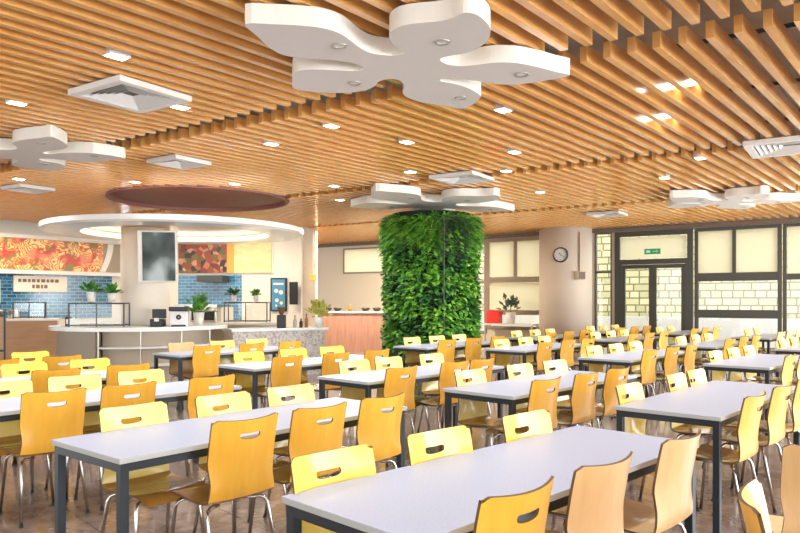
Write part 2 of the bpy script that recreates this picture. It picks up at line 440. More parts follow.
# ------------------------------------------------------------------ room shell
DA = (.635, .773)                       # along the slats
WD = Vector((.836, -.549)); WP = Vector((5.34, 18.7)); WANG = atan2(WD.y, WD.x)
struct('floor', B(-16, 10.3, -7, 27, -.1, 0), 'floor')
# concrete slab over the slats
bm = bmesh.new(); q0 = (5.34-.836*22+.2, 18.7+.549*22+.2); q1 = (5.34+.836*6.2+.1, 18.7-.549*6.2+.2); prism(bm, [(-16, -7), (q1[0], -7), q1, q0, (-16, q0[1])], 3.86, 4.05); struct('ceiling', bm, 'slab')
# slats: bays across the wall direction, separated by narrow gaps
SN = Vector((.549, .836)); SD = Vector((.836, -.549))
RC = Vector((-3.80, 13.3)); RR = 1.67   # round recess
def slat_bay(n0, n1):
    bm = bmesh.new(); d = Vector((cos(.883), sin(.883))); p = Vector((-d.y, d.x)); pitch = .186
    dn = d.dot(SN)
    for k in range(-95, 96):
        off = p*(k*pitch)
        t0 = (n0 - off.dot(SN))/dn; t1 = (n1 - off.dot(SN))/dn
        a = off + d*t0; b = off + d*t1
        if max(a.y, b.y) < -6 or min(a.x, b.x) > 10.2 or max(a.x, b.x) < -15.5: continue
        segs = [(t0, t1)]
        w = off - RC; bq = w.dot(d); cq = w.dot(w) - RR*RR; disc = bq*bq - cq
        if disc > 0:
            ta, tb = -bq - sqrt(disc), -bq + sqrt(disc); ns = []
            for s0, s1 in segs:
                if tb <= s0 or ta >= s1: ns.append((s0, s1))
                else:
                    if ta > s0: ns.append((s0, ta))
                    if tb < s1: ns.append((tb, s1))
            segs = ns
        for s0, s1 in segs:
            s1 = min(s1, (10.2 - off.x)/d.x)
            if s1 - s0 < .03: continue
            q = []
            for s, sd in ((s0, -1), (s0, 1), (s1, 1), (s1, -1)):
                q.append(off + d*s + p*(.029*sd))
            prism(bm, [(v.x, v.y) for v in q], CZ, CZ+.125)
    o = link('ceiling', bm, 'slat'); o['kind'] = 'structure'
    # carrier rails the slats are clipped to
    bm = bmesh.new()
    for f_ in (.12, .5, .88):
        n = n0 + (n1-n0)*f_; c = SN*n
        a = c - SD*17; b = c + SD*((10.2 - c.x)/SD.x); w = SN*.02
        prism(bm, [(a.x-w.x, a.y-w.y), (b.x-w.x, b.y-w.y), (b.x+w.x, b.y+w.y), (a.x+w.x, a.y+w.y)], CZ+.125, CZ+.16)
    r = link('carrier_rail', bm, 'dark', o)
    return o
for n0, n1 in ((.95, 5.15), (5.48, 9.50), (9.78, 13.85), (14.08, 18.42), (-3.3, .62)): slat_bay(n0, n1)
# ------------------------------------------------------------------ window wall (local x along wall, y away from the room)
def wl(px_s, dy=0, z=0): 
    p = WP + WD*px_s; n = Vector((.549, .836)); return (p.x + n.x*dy, p.y + n.y*dy, z)
def wbox(*a, **k): return B(*a, **k)
def wstruct(name, bm, m): return struct(name, bm, m, loc=(WP.x, WP.y, 0), rz=WANG)
# solid wall with openings cut as pieces
bm = bmesh.new()
box(bm, -14, -8.65, 0, .25, 0, 3.86)
box(bm, -8.65, -6.3, 0, .25, 0, 2.35); box(bm, -8.65, -6.3, 0, .25, 3.2, 3.86)
box(bm, -6.3, -4.4, 0, .25, 0, 3.86)
box(bm, -4.4, 6.2, 0, .25, 3.26, 3.86)
box(bm, -4.4, -3.35, 0, .25, 0, .5)
box(bm, -3.35, -1.5, 0, .25, 0, .62)
box(bm, -1.5, -.15, 0, .25, 0, 3.26)
box(bm, .32, .40, 0, .25, 0, 3.26)
wstruct('wall_back', bm, 'wall')
wstruct('trim_1', B(-14, 6.2, -.10, -.01, 3.27, 3.379), 'valance')
nwin = [0]
def window(x0, x1, z0, z1, fr, bars_v=(), bars_h=(), blinds=(), mframe='winframe', pane=True, name='window'):
    nwin[0] += 1
    bm = bmesh.new(); w = fr
    box(bm, x0, x0+w, -.03, .1, z0, z1); box(bm, x1-w, x1, -.03, .1, z0, z1)
    box(bm, x0+w, x1-w, -.03, .1, z0, z0+w); box(bm, x0+w, x1-w, -.03, .1, z1-w, z1)
    for (x, bw, a, b) in bars_v: box(bm, x-bw/2, x+bw/2, -.03, .1, a, b)
    for (z, bw) in bars_h: box(bm, x0+w, x1-w, -.025, .095, z-bw/2, z+bw/2)
    o = wstruct('%s_%d' % (name, nwin[0]), bm, mframe)
    if pane: link('pane', B(x0+w, x1-w, .04, .05, z0+w, z1-w), 'glass', o)
    for (a, b, c, d) in blinds:
        q = link('blind', B(a, b, -.015, -.008, c, d), 'blind', o)
    return o
# behind the pink counter: pale blind
window(-8.65, -6.3, 2.35, 3.2, .05, blinds=((-8.6, -6.35, 2.4, 3.15),), mframe='blindframe')
# strip right of the plant column and the three-light window with cream blinds
window(-4.4, -3.35, .5, 3.26, .07, bars_h=((2.0, .08),), mframe='blindframe')
window(-3.35, -1.52, .62, 3.26, .10, bars_v=((-2.43, .10, 2.1, 3.2),), bars_h=((2.06, .16), (1.12, .14)),
       blinds=((-3.25, -2.48, 2.15, 3.16), (-2.38, -1.62, 2.15, 3.16), (-3.25, -1.62, 1.20, 1.97)), mframe='blindframe')
window(-.13, .32, 0, 3.26, .03, bars_h=((2.22, .05),))
# door section
o = window(.40, 2.33, 2.40, 3.26, .13, bars_v=(), blinds=((.55, 2.18, 2.55, 3.10),), mframe='winframe')
D = empty('door_1'); D['kind'] = 'structure'; D.location = (WP.x, WP.y, 0); D.rotation_euler.z = WANG
bm = bmesh.new(); box(bm, .40, .58, -.03, .1, 0, 2.40); box(bm, 2.15, 2.33, -.03, .1, 0, 2.40)
link('door_frame', bm, 'winframe', D)
for x0, x1 in ((.58, 1.365), (1.365, 2.15)):
    bm = bmesh.new(); w = .09
    box(bm, x0, x0+w, -.02, .05, 0.01, 2.39); box(bm, x1-w, x1, -.02, .05, 0.01, 2.39)
    box(bm, x0+w, x1-w, -.02, .05, 2.29, 2.39); box(bm, x0+w, x1-w, -.02, .05, .01, .16)
    leaf = link('door_leaf', bm, 'winframe', D)
    link('pane', B(x0+w, x1-w, .01, .02, .16, 2.29), 'glass', leaf)
    hx = x1-.12 if x0 < 1 else x0+.12
    bm = bmesh.new(); tube(bm, [(hx, -.02, .95), (hx, -.07, .97), (hx, -.07, 1.28), (hx, -.02, 1.30)], .012); link('door_handle', bm, 'steel', leaf)
# wide window: two blinds above, bar, long pane, lower pane
window(2.37, 4.28, .05, 3.26, .085, bars_v=((3.27, .08, 2.1, 3.2),), bars_h=((2.04, .20), (1.14, .20)),
       blinds=((2.46, 3.23, 2.14, 3.17), (3.31, 4.19, 2.14, 3.17)))
window(4.30, 6.2, .05, 3.26, .08, bars_v=((5.2, .08, 2.1, 3.2),), bars_h=((2.02, .14),), blinds=((4.40, 5.15, 2.09, 3.18), (5.25, 6.1, 2.09, 3.18)))
# outside: paving and a sunlit stone retaining wall
struct('ground', B(-12, 18, .26, 12, -.16, -.02), 'paving', loc=(WP.x, WP.y, 0), rz=WANG)
o = struct('wall_outside', B(-8, 24, 4.0, 4.4, -.1, 3.9), 'stone', loc=(WP.x, WP.y, 0), rz=WANG)
o = link('low_wall', B(-6, 8, 0, .25, 0, .98), 'white'); o.location = wl(0, 2.7); o.rotation_euler.z = WANG
tag(o, 'low white wall outside, seen through the glass doors', 'wall')
# ------------------------------------------------------------------ exit sign, clock, speaker on the clock column
sg = empty('exit_sign', wl(1.37, -.05, 2.72), WANG, 'green exit sign on the transom above the glass doors', 'sign')
link('sign_panel', B(-.20, .20, -.02, 0, -.07, .07, bev=.004), 'signgreen', sg)
bm = bmesh.new(); box(bm, -.15, -.05, -.024, -.0205, -.03, .03)
tube(bm, [(.01, -.022, .0), (.14, -.022, .0)], .006, 6); tube(bm, [(.10, -.022, .03), (.14, -.022, .0), (.10, -.022, -.03)], .006, 6)
link('pictogram', bm, 'whitegloss', sg)
cc = WP + WD*(-.86) + SN*(-.25)
bm = bmesh.new(); cyl(bm, 0, 0, 0, 3.86, .70, 48)
o = struct('column_1', bm, 'column', True, loc=(cc.x, cc.y, 0)); o.data.polygons[0].use_smooth = False
def on_col(dirx, z, r=.70):
    a = dirx; return Vector((cc.x + r*cos(a), cc.y + r*sin(a), z)), a
p, a = on_col(-1.98, 2.66)
ck = empty('wall_clock', p, a + pi/2, 'round black-rimmed wall clock on the beige column', 'clock')
bm = bmesh.new(); lathe(bm, [(.165, -.01), (.20, -.01), (.20, .04), (.165, .05)], 32)
for v in bm.verts: v.co = Vector((v.co.x, -v.co.z, v.co.y))
link('rim', bm, 'dark', ck, True)
bm = bmesh.new(); cyl(bm, 0, 0, 0, .025, .17, 32)
for v in bm.verts: v.co = Vector((v.co.x, -v.co.z, v.co.y))
link('dial', bm, 'whitegloss', ck)
for nm, an, ln, w in (('hour_hand', -.6, .08, .012), ('minute_hand', 2.1, .13, .009)):
    bm = B(-w/2, w/2, -.034, -.028, -.02, ln)
    h = link(nm, bm, 'black', ck); h.rotation_euler.y = an
bm = bmesh.new()
for k in range(12):
    an = k*pi/6; tube(bm, [(.13*sin(an), -.028, .13*cos(an)), (.155*sin(an), -.028, .155*cos(an))], .004, 5)
link('hour_marks', bm, 'black', ck)
p, a = on_col(-1.30, 2.1)
sp = empty('wall_speaker', p, a + pi/2, 'small beige box speaker hung on the beige column by conduit', 'speaker')
link('body', B(-.11, .11, -.16, 0, -.09, .12, bev=.01), 'blind', sp)
link('grille', B(-.095, .095, -.168, -.16, -.075, .105), 'valance', sp)
bm = bmesh.new(); tube(bm, [(0, -.03, .12), (0, -.03, 1.15)], .014); link('conduit', bm, 'valance', sp)

# ------------------------------------------------------------------ plant column
pc = empty('living_plant_tower', (.60, 13.5, 0), 0, 'round column covered in a living wall of ferns and green leaves', 'plants')
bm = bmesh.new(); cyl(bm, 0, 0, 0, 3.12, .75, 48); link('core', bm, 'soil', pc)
def leaf(bm, p, dirv, up, L, W, droop=.35):
    # folded two-segment leaf blade
    s = dirv.cross(up).normalized()*W*.5
    n = up
    a = p; m1 = p + dirv*L*.45 + n*L*.06; t = p + dirv*L - n*L*droop*.3
    v = [bm.verts.new(a), bm.verts.new(m1 + s - n*W*.12), bm.verts.new(m1), bm.verts.new(m1 - s - n*W*.12), bm.verts.new(t)]
    bm.faces.new((v[0], v[1], v[2])); bm.faces.new((v[0], v[2], v[3])); bm.faces.new((v[1], v[4], v[2])); bm.faces.new((v[2], v[4], v[3]))
def cyl_pt(a, z, r): return Vector((r*cos(a), r*sin(a), z))
def leafy_band(name, mt, sel, count, L, W, r0=.76, r1=.88, lab=None):
    bm = bmesh.new(); k = 0
    while k < count:
        a = random.uniform(0, 2*pi); z = random.uniform(.05, 3.06)
        if not sel(a, z): continue
        k += 1; r = random.uniform(r0, r1); p = cyl_pt(a, z, r)
        out = Vector((cos(a), sin(a), 0)); tan = Vector((-sin(a), cos(a), 0))
        d = (out*random.uniform(.3, 1) + tan*random.uniform(-.9, .9) + Vector((0, 0, random.uniform(-.7, .5)))).normalized()
        up = (out*.6 + Vector((0, 0, 1)) + tan*random.uniform(-.4, .4)).normalized()
        s = random.uniform(.7, 1.3); leaf(bm, p, d, up, L*s, W*s)
    o = link(name, bm, mt, pc); o['kind'] = 'stuff'
    if lab: o['label'] = lab
    return o
FR = -pi/2                                # the side that faces the tables
def da(a): return (a - FR + pi) % (2*pi) - pi     # angle from the front, + to the right
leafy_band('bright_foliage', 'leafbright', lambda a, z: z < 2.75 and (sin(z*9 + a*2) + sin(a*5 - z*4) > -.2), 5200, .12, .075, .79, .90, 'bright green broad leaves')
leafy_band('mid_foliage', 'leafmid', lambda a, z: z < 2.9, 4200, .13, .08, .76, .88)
leafy_band('dark_foliage', 'leafdark', lambda a, z: z < 2.3, 2200, .12, .07, .78, .89, 'dark green leaves')
# long grassy tufts at the top
def tufts(name, mt, sel, count, L, W, lab):
    bm = bmesh.new(); k = 0
    while k < count:
        a = random.uniform(0, 2*pi); z = random.uniform(2.3, 3.02)
        if not sel(a, z): continue
        k += 1; p = cyl_pt(a, z, .76); out = Vector((cos(a), sin(a), 0)); tan = Vector((-sin(a), cos(a), 0))
        for q in range(7):
            d0 = (out*.5 + tan*random.uniform(-.9, .9) + Vector((0, 0, random.uniform(-.2, 1.0)))).normalized()
            s = L*random.uniform(.6, 1.1); side = d0.cross(out).normalized()*W*.5; prev = None
            for i in range(5):
                t = i/4; c = p + d0*s*t*.8 + out*.10*t*(1-t*.5) - Vector((0, 0, 1))*s*.45*t*t
                w = side*(1-t*.9); cur = (bm.verts.new(c-w), bm.verts.new(c+w))
                if prev: bm.faces.new((prev[0], prev[1], cur[1], cur[0]))
                prev = cur
    o = link(name, bm, mt, pc); o['kind'] = 'stuff'; o['label'] = lab
tufts('fern_fronds', 'leafbright', lambda a, z: z > 2.5 and (da(a) < .05 or da(a) > .75 or z > 2.95), 520, .36, .034, 'long bright green fern fronds')
tufts('grass_tufts', 'leafgrey', lambda a, z: z < 3.0 and 0 < da(a) < .85, 190, .30, .016, 'greyish dark grass tufts')
tufts('upper_fern_fronds', 'leafdark', lambda a, z: z > 2.4, 260, .32, .028, 'dark fern fronds')
bm = bmesh.new(); a = FR + .20
for r in (.95,): tube(bm, [cyl_pt(a, 3.0, r), cyl_pt(a, 1.7, r), cyl_pt(a, .1, r)], .010)
link('irrigation_pipe', bm, 'dark', pc)

# ------------------------------------------------------------------ cloud-shaped ceiling panels
OUT = [(-0.99, 4.469), (-0.954, 4.672), (-0.909, 4.894), (-0.841, 5.034), (-0.728, 5.097), (-0.586, 5.128), (-0.442, 5.161), (-0.336, 5.226), (-0.273, 5.316), (-0.323, 5.386), (-0.445, 5.374), (-0.612, 5.351), (-0.743, 5.363), (-0.823, 5.433), (-0.869, 5.658), (-0.885, 5.845), (-0.761, 5.916), (-0.596, 5.958), (-0.425, 5.944), (-0.285, 5.873), (-0.206, 5.764), (-0.178, 5.658), (-0.12, 5.594), (-0.056, 5.581), (0.0, 5.632), (0.033, 5.764), (0.026, 5.987), (0.105, 6.152), (0.233, 6.261), (0.409, 6.358), (0.563, 6.458), (0.651, 6.325), (0.698, 6.106), (0.688, 6.017), (0.565, 5.818), (0.449, 5.71), (0.348, 5.658), (0.32, 5.601), (0.365, 5.556), (0.478, 5.581), (0.611, 5.632), (0.767, 5.71), (0.94, 5.723), (1.107, 5.658), (1.27, 5.556), (1.331, 5.482), (1.213, 5.41), (1.061, 5.305), (0.894, 5.215), (0.779, 5.193), (0.669, 5.204), (0.562, 5.249), (0.452, 5.271), (0.359, 5.237), (0.302, 5.161), (0.299, 5.107), (0.354, 5.055), (0.464, 4.994), (0.557, 4.875), (0.599, 4.708), (0.583, 4.535), (0.529, 4.405), (0.462, 4.313), (0.387, 4.298), (0.325, 4.374), (0.253, 4.421), (0.159, 4.445), (0.064, 4.469), (-0.013, 4.518), (-0.066, 4.619), (-0.068, 4.744), (-0.028, 4.856), (0.021, 4.943), (0.029, 4.994), (-0.058, 5.049), (-0.179, 5.014), (-0.247, 4.945), (-0.31, 4.818), (-0.391, 4.633), (-0.511, 4.53), (-0.657, 4.49), (-0.805, 4.474)]
CX, CY = .13, 5.30
LOC = smooth_loop([(x-CX, y-CY) for x, y in OUT], 3)
def cloud(x, y, rz, scale, label, lamps=True):
    r = empty('hanging_cloud_light', (x, y, 3.24), rz, label, 'hanging light', 'cloud-shaped white ceiling panels')
    bm = bmesh.new(); prism(bm, [(a*scale, b*scale) for a, b in LOC], 0, .13, 0, 1)
    link('panel', bm, ['cloud', 'cloudside'], r)
    for lx, ly in ((-.55, -.45), (-.50, .38), (.40, .80), (.82, .16), (.16, -.52)):
        bm = bmesh.new(); lathe(bm, [(.036, -.004), (.052, -.008), (.056, 0), (.036, .002)], 20, lx*scale, ly*scale)
        s = link('spotlight', bm, 'steel', r, True)
        bm = bmesh.new(); cyl(bm, lx*scale, ly*scale, -.002, -.0005, .036, 16); link('lens', bm, 'whitegloss', s)
    bm = bmesh.new()
    for lx, ly in ((-.5, -.5), (.45, .3), (.1, -.1)): cyl(bm, lx*scale, ly*scale, .13, .62, .008, 8)
    link('hanging_rod', bm, 'dark', r)
    return r
cloud(CX, CY, 0, 1, 'large white five-lobed cloud ceiling panel at the top centre')
cloud(-4.62, 8.42, -.95, 1, 'white cloud ceiling panel cut by the left edge')
cloud(.72, 13.0, .35, 1.45, 'white cloud ceiling panel above the plant column')
cloud(5.95, 12.6, -.25, 1, 'white cloud ceiling panel at far right, before the windows')
# ------------------------------------------------------------------ downlights and air vents
DL = [(-2.21, 5.46), (-3.7, 6.76), (-2.17, 6.9), (-1.57, 8.53), (-0.75, 7.65), (0.08, 8.43), (-3.07, 10.01), (-2.71, 11.48), (-1.1, 11.68), (0.15, 10.4), (-1.14, 13.31), (-5.99, 11.0), (-4.27, 11.28), (1.03, 7.01), (1.56, 10.32), (1.47, 9.0), (4.12, 10.91), (2.47, 12.33), (4.02, 9.38)]
DLN = ['above the lower left table', 'at the far left', 'beside the large square vent', 'centre-left, past the first slat gap', 'left of centre, past the large cloud panel', 'centre, below the large cloud panel', 'beside the second square vent', 'just before the round recess', 'right of the round recess', 'before the plant column vent', 'near the plant column cloud panel', 'behind the left cloud panel', 'left of the round recess', 'under the right lobe of the large cloud panel', 'before the second slat gap', 'right of centre, between the slat gaps', 'far right, past the second slat gap', 'right of the plant column', 'right, beside the second slat gap']
d0 = None
for (x, y), w in zip(DL, DLN):
    if d0 is None:
        o = empty('recessed_downlight', (x, y, CZ), .883)
        bm = bmesh.new(); box(bm, -.085, .085, -.062, .062, -.006, .09); link('housing', bm, 'white', o)
        link('diffuser', B(-.070, .070, -.048, .048, -.009, -.0065), 'lamp', o); d0 = o
    else:
        o = copy_tree(d0); o.location = (x, y, CZ)
    tag(o, 'square recessed downlight %s' % w, 'ceiling light', 'recessed downlights')
for k, (x, y, w) in enumerate(((2.75, 6.62, 'nearer'), (3.05, 7.75, 'farther'))):
    o = empty('batten_light', (x, y, CZ+.17), WANG, 'white strip lamp above the right slats, %s of the two' % w, 'ceiling light', 'strip lamps above the slats')
    link('lamp_body', B(-.18, .18, -.07, .07, 0, .06), 'white', o); link('tube', B(-.16, .16, -.04, .04, -.03, -.001), 'lamp', o)
def vent(x, y, s, label):
    r = empty('ceiling_vent', (x, y, CZ-.058), WANG, label, 'air vent', 'square ceiling air vents')
    bm = bmesh.new(); h = s/2; w = .07*s/.7
    for a in (0, 1, 2, 3):
        m4 = Matrix.Rotation(a*pi/2, 4, 'Z')
        vs = box(bm, -h, h-w, -h, -h+w, 0, .05)
        for v in vs: v.co = m4 @ v.co
    link('rim', bm, 'white', r)
    bm = bmesh.new()
    for k in range(1, 6):
        o_ = h - w - k*(h-w)/6.5; z = .008 + .005*k
        for a in range(4):
            m4 = Matrix.Rotation(a*pi/2, 4, 'Z')
            q = [Vector((-o_-.035, -o_-.035, z-.01)), Vector((o_+.035, -o_-.035, z-.01)), Vector((o_, -o_, z+.02)), Vector((-o_, -o_, z+.02))]
            vs = [bm.verts.new(m4 @ v) for v in q] ; vt = [bm.verts.new(m4 @ (v+Vector((0, 0, .004)))) for v in q]
            bm.faces.new(vs); bm.faces.new(vt[::-1])
            for i in range(4): bm.faces.new((vs[i], vs[(i+1) % 4], vt[(i+1) % 4], vt[i]))
    link('louvre', bm, 'white', r)
    link('duct', B(-h+w, h-w, -h+w, h-w, .050, .056), 'black', r)
vent(-2.46, 6.40, .76, 'large square white air vent at upper left')
vent(-3.0, 9.51, .60, 'square air vent beyond the first slat gap at left')
vent(.95, 10.74, .74, 'square air vent left of centre, before the plant column')
vent(4.75, 8.5, .95, 'wide square air vent at the right edge')
vent(-6.26, 11.78, .6, 'dark square air vent at far left, behind the left cloud panel')
vent(4.53, 15.3, .7, 'square air vent near the clock column')
# round recess
r = empty('round_ceiling_recess', (RC.x, RC.y, CZ), 0, 'round dark brown ceiling recess above the serving island', 'ceiling recess')
bm = bmesh.new(); lathe(bm, [(1.60, -.02), (1.66, -.02), (1.66, .40), (1.60, .40)], 72); link('rim', bm, 'recess', r, False)
bm = bmesh.new(); cyl(bm, 0, 0, .05, .07, 1.60, 72); link('soffit', bm, 'recess', r)
# ring canopy over the island
rg = empty('ring_canopy', (-4.12, 13.0, 2.69), 0, 'large white hanging ring canopy around the white column', 'ceiling canopy')
bm = bmesh.new(); lathe(bm, [(1.66, 0), (2.24, 0), (2.30, .03), (2.30, .11), (1.66, .11)], 96); link('ring', bm, 'whitegloss', rg, False)
bm = bmesh.new(); lathe(bm, [(1.63, .02), (1.655, .02), (1.655, .09), (1.63, .09)], 96); link('light_strip', bm, 'cove', rg, False)
bm = bmesh.new(); cyl(bm, 0, 0, .115, .16, 1.70, 72); link('soffit_disc', bm, 'slat', rg)
bm = bmesh.new(); cyl(bm, 0, 0, 0, 2.80, .43, 48)
struct('column_2', bm, 'colwhite', True, loc=(-4.72, 13.0, 0))
# ------------------------------------------------------------------ serving island and kitchen
isl = empty('round_serving_counter', (-4.80, 13.0, 0), 0, 'round serving counter with white top around the white column', 'counter')
bm = bmesh.new(); lathe(bm, [(.55, .955), (1.55, .955), (1.55, 1.02), (.55, 1.02)], 72); link('countertop', bm, 'whitegloss', isl)
bm = bmesh.new(); lathe(bm, [(1.25, .04), (1.42, .04), (1.42, .95), (1.25, .95)], 48, 0, 0, -pi*.98, -pi*.56); link('front_panel', bm, 'greyfront', isl)
bm = bmesh.new(); lathe(bm, [(1.10, .04), (1.20, .04), (1.20, .95), (1.10, .95)], 48, 0, 0, -pi*.56, pi*1.02); link('back_panel', bm, 'beigefront', isl)
bm = bmesh.new(); lathe(bm, [(1.205, .66), (1.40, .66), (1.40, .69), (1.205, .69)], 48, 0, 0, -pi*.55, -pi*.05)
lathe(bm, [(1.205, .36), (1.40, .36), (1.40, .39), (1.205, .39)], 48, 0, 0, -pi*.55, -pi*.05); link('shelf', bm, 'white', isl)
bm = bmesh.new()
for k in range(4):
    a = -pi*.55 + k*pi*.16; tube(bm, [(1.38*cos(a), 1.38*sin(a), .04), (1.38*cos(a), 1.38*sin(a), .95)], .012)
link('shelf_post', bm, 'steel', isl)
def guard(x, y, rz, w, d, h, z, label):
    g = empty('sneeze_guard', (x, y, z), rz, label, 'sneeze guard')
    bm = bmesh.new()
    for sx in (-w/2, w/2):
        for sy in (0, d): tube(bm, [(sx, sy, 0), (sx, sy, h)], .013)
    tube(bm, [(0, 0, 0), (0, 0, h)], .011)
    for sy in (0, d): tube(bm, [(-w/2, sy, h), (w/2, sy, h)], .013); tube(bm, [(-w/2, sy, .03), (w/2, sy, .03)], .011)
    for sx in (-w/2, w/2): tube(bm, [(sx, 0, h), (sx, d, h)], .013)
    link('frame', bm, 'dark', g)
    link('glass_panel', B(-w/2+.02, w/2-.02, -.004, .004, .04, h-.02), 'glass', g)
    link('top_shelf', B(-w/2, w/2, 0, d, h+.013, h+.022), 'glass', g)
    return g
guard(-5.17, 11.92, .10, .90, .34, .40, 1.02, 'metal and glass sneeze guard on the round counter, carrying two potted plants')
def pot_plant(x, y, z, s, label, mt='leafmid', pot='white', n=60, tall=1.):
    r = empty('potted_plant', (x, y, z), 0, label, 'potted plant')
    bm = bmesh.new(); lathe(bm, [(0, 0), (.055*s, 0), (.068*s, .15*s), (.060*s, .15*s), (.055*s, .13*s), (0, .13*s)], 20, closed=False); link('pot', bm, pot, r, True)
    bm = bmesh.new()
    for k in range(n):
        a = random.uniform(0, 2*pi); e = random.uniform(.1, 1.3); d = Vector((cos(a)*cos(e), sin(a)*cos(e), sin(e)*tall)).normalized()
        p = Vector((0, 0, .13*s)) + d*random.uniform(.02, .12)*s*tall
        leaf(bm, p, d, (Vector((0, 0, 1)) + d*.1 + Vector((cos(a), -sin(a), 0))*.3).normalized(), .12*s, .055*s)
    link('leaves', bm, mt, r)
    bm = bmesh.new(); tube(bm, [(0, 0, .10*s), (.01, 0, .22*s*tall)], .006*s); link('stem', bm, 'leafdark', r)
    return r
pot_plant(-5.33, 12.09, 1.443, 1.15, 'leafy plant in white pot, left one on the round counter guard')
pot_plant(-4.99, 12.12, 1.443, 1.05, 'leafy plant in white pot, right one on the round counter guard')
pot_plant(-3.78, 13.15, 1.02, 1.5, 'green plant in tall white pot on the round counter, right of the column', tall=1.5)
# tablet stand, coffee machine and box on the island
g = empty('card_holder', (-5.80, 12.25, 1.02), .1, 'small black framed card holder on left end of round counter', 'card holder')
link('frame', B(-.06, .06, 0, .03, 0, .17), 'black', g); link('card', B(-.04, .04, -.004, 0, .04, .12), 'white', g)
g = empty('paper_box', (-5.60, 12.05, 1.02), .2, 'cream box left of the sneeze guard on round counter', 'box')
link('body', B(-.07, .07, -.05, .05, 0, .12, bev=.006), 'colwhite', g); link('lid', B(-.075, .075, -.055, .055, .12, .135), 'white', g)
cm = empty('coffee_machine', (-3.86, 12.22, 1.02), .25, 'white and black coffee machine on right end of round counter', 'coffee machine')
link('body', B(-.15, .15, -.05, .22, 0, .26, bev=.015), 'whitegloss', cm); link('hood', B(-.16, .16, -.14, .22, .265, .34, bev=.012), 'black', cm)
link('drip_tray', B(-.12, .12, -.17, -.055, 0, .03), 'black', cm)
bm = bmesh.new(); lathe(bm, [(.01, -.02), (.045, -.02), (.045, .02), (.01, .02)], 16)
for v in bm.verts: v.co = Vector((v.co.x, v.co.z-.06, v.co.y+.16))
link('dial', bm, 'black', cm)
cm = empty('ticket_printer', (-4.18, 12.10, 1.02), 0, 'low black ticket printer left of the coffee machine', 'printer')
link('body', B(-.12, .10, -.08, .12, 0, .13, bev=.012), 'black', cm); link('screen', B(-.12, .12, .04, .07, .14, .30, bev=.006), 'black', cm)
link('paper', B(-.04, .04, -.085, -.08, .09, .15), 'white', cm)
# television on the white column
tv = empty('wall_television', (-4.28, 12.42, 2.25), -.02, 'large upright television screen hung on the white column', 'television')
tv.rotation_euler = (.10, 0, .16)
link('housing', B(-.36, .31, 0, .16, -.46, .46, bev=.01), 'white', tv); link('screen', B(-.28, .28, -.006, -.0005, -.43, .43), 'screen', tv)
bm = bmesh.new(); box(bm, -.34, -.14, .16, .34, -.06, .06); link('bracket', bm, 'dark', tv)
# oak counter by the noodle poster
kc = empty('oak_counter', (-9.5, 14.75, 0), .40, 'oak-fronted counter with pale top at far left under the noodle poster', 'counter')
link('front', B(0, 2.05, 0, .65, .08, 1.02), 'oak', kc); link('plinth', B(.02, 2.03, .05, .6, 0, .08), 'dark', kc)
link('countertop', B(-.02, 2.08, -.04, .68, 1.02, 1.07, bev=.004), 'whitegloss', kc)
guard(-8.17, 15.42, .40, .62, .3, .36, 1.07, 'small glass display guard on the oak counter')
for k, (x, y, w) in enumerate(((-8.72, 15.22, 'dark pan at left on the oak counter'), (-8.52, 15.45, 'steel pan beside the display guard on the oak counter'))):
    g = empty('stock_pot', (x, y, 1.07), 0, w, 'pot')
    bm = bmesh.new(); lathe(bm, [(0, 0), (.11, 0), (.12, .16), (.11, .16), (.10, .02), (0, .02)], 24, closed=False); link('pot_body', bm, ('dark', 'steel')[k], g, True)
    bm = bmesh.new(); lathe(bm, [(0, .165), (.125, .165), (.10, .19), (.02, .20), (0, .22)], 24, closed=False); link('lid', bm, 'steel', g, True)
st = empty('menu_stand', (-7.62, 13.2, 0), .25, 'black upright menu frame standing at far left edge', 'stand')
bm = bmesh.new(); box(bm, -.08, -.05, 0, .04, .03, 1.20); box(bm, .13, .16, 0, .04, .03, 1.20); box(bm, -.05, .13, 0, .04, 1.16, 1.20); box(bm, -.05, .13, 0, .04, .50, .54)
link('frame', bm, 'black', st); link('foot', B(-.15, .22, -.14, .18, 0, .03), 'black', st); link('menu_card', B(-.05, .13, .015, .022, .54, 1.16), 'oak', st)
# kitchen walls
KA = atan2(DA[1], DA[0]); K1 = (-9.5, 16.7)
struct('wall_left', B(-8, 3.2, .30, .5, 0, 3.86), 'wallk', loc=(*K1, 0), rz=KA)
struct('trim_2', B(-4.5, 2.9, .27, .30, 1.0, 2.12), 'tile', loc=(*K1, 0), rz=KA)
p = empty('noodle_poster', (*K1, 0), KA, 'long lit poster of a noodle bowl above the oak counter', 'poster')
link('print', B(-3.0, 2.52, .02, .06, 2.22, 2.98), 'food1', p)
bm = bmesh.new(); box(bm, 2.52, 3.0, .02, .06, 2.22, 2.98); link('background_print', bm, 'greyfront', p)
bm = bmesh.new(); n = 24
pts = [(1.30 + 1.52*cos(a), 3.15 + 1.7*sin(a)) for a in [-.58 + .50*i/n for i in range(n+1)]]
ot = pts; inn = [(1.30 + 1.36*cos(a), 3.15 + 1.6*sin(a)) for a in [-.61 + .52*i/n for i in range(n+1)]]
ot = [(x, min(2.975, max(2.225, z))) for x, z in ot]; inn = [(x, min(2.975, max(2.225, z))) for x, z in inn]
for i in range(n):
    q = [ot[i], ot[i+1], inn[i+1], inn[i]]
    a = [bm.verts.new((x, .008, z)) for x, z in q]; b = [bm.verts.new((x, .019, z)) for x, z in q]
    try:
        bm.faces.new(a); bm.faces.new(b[::-1])
        for j in range(4): bm.faces.new((a[j], a[(j+1) % 4], b[(j+1) % 4], b[j]))
    except ValueError: pass
link('bowl_rim', bm, 'whitegloss', p)
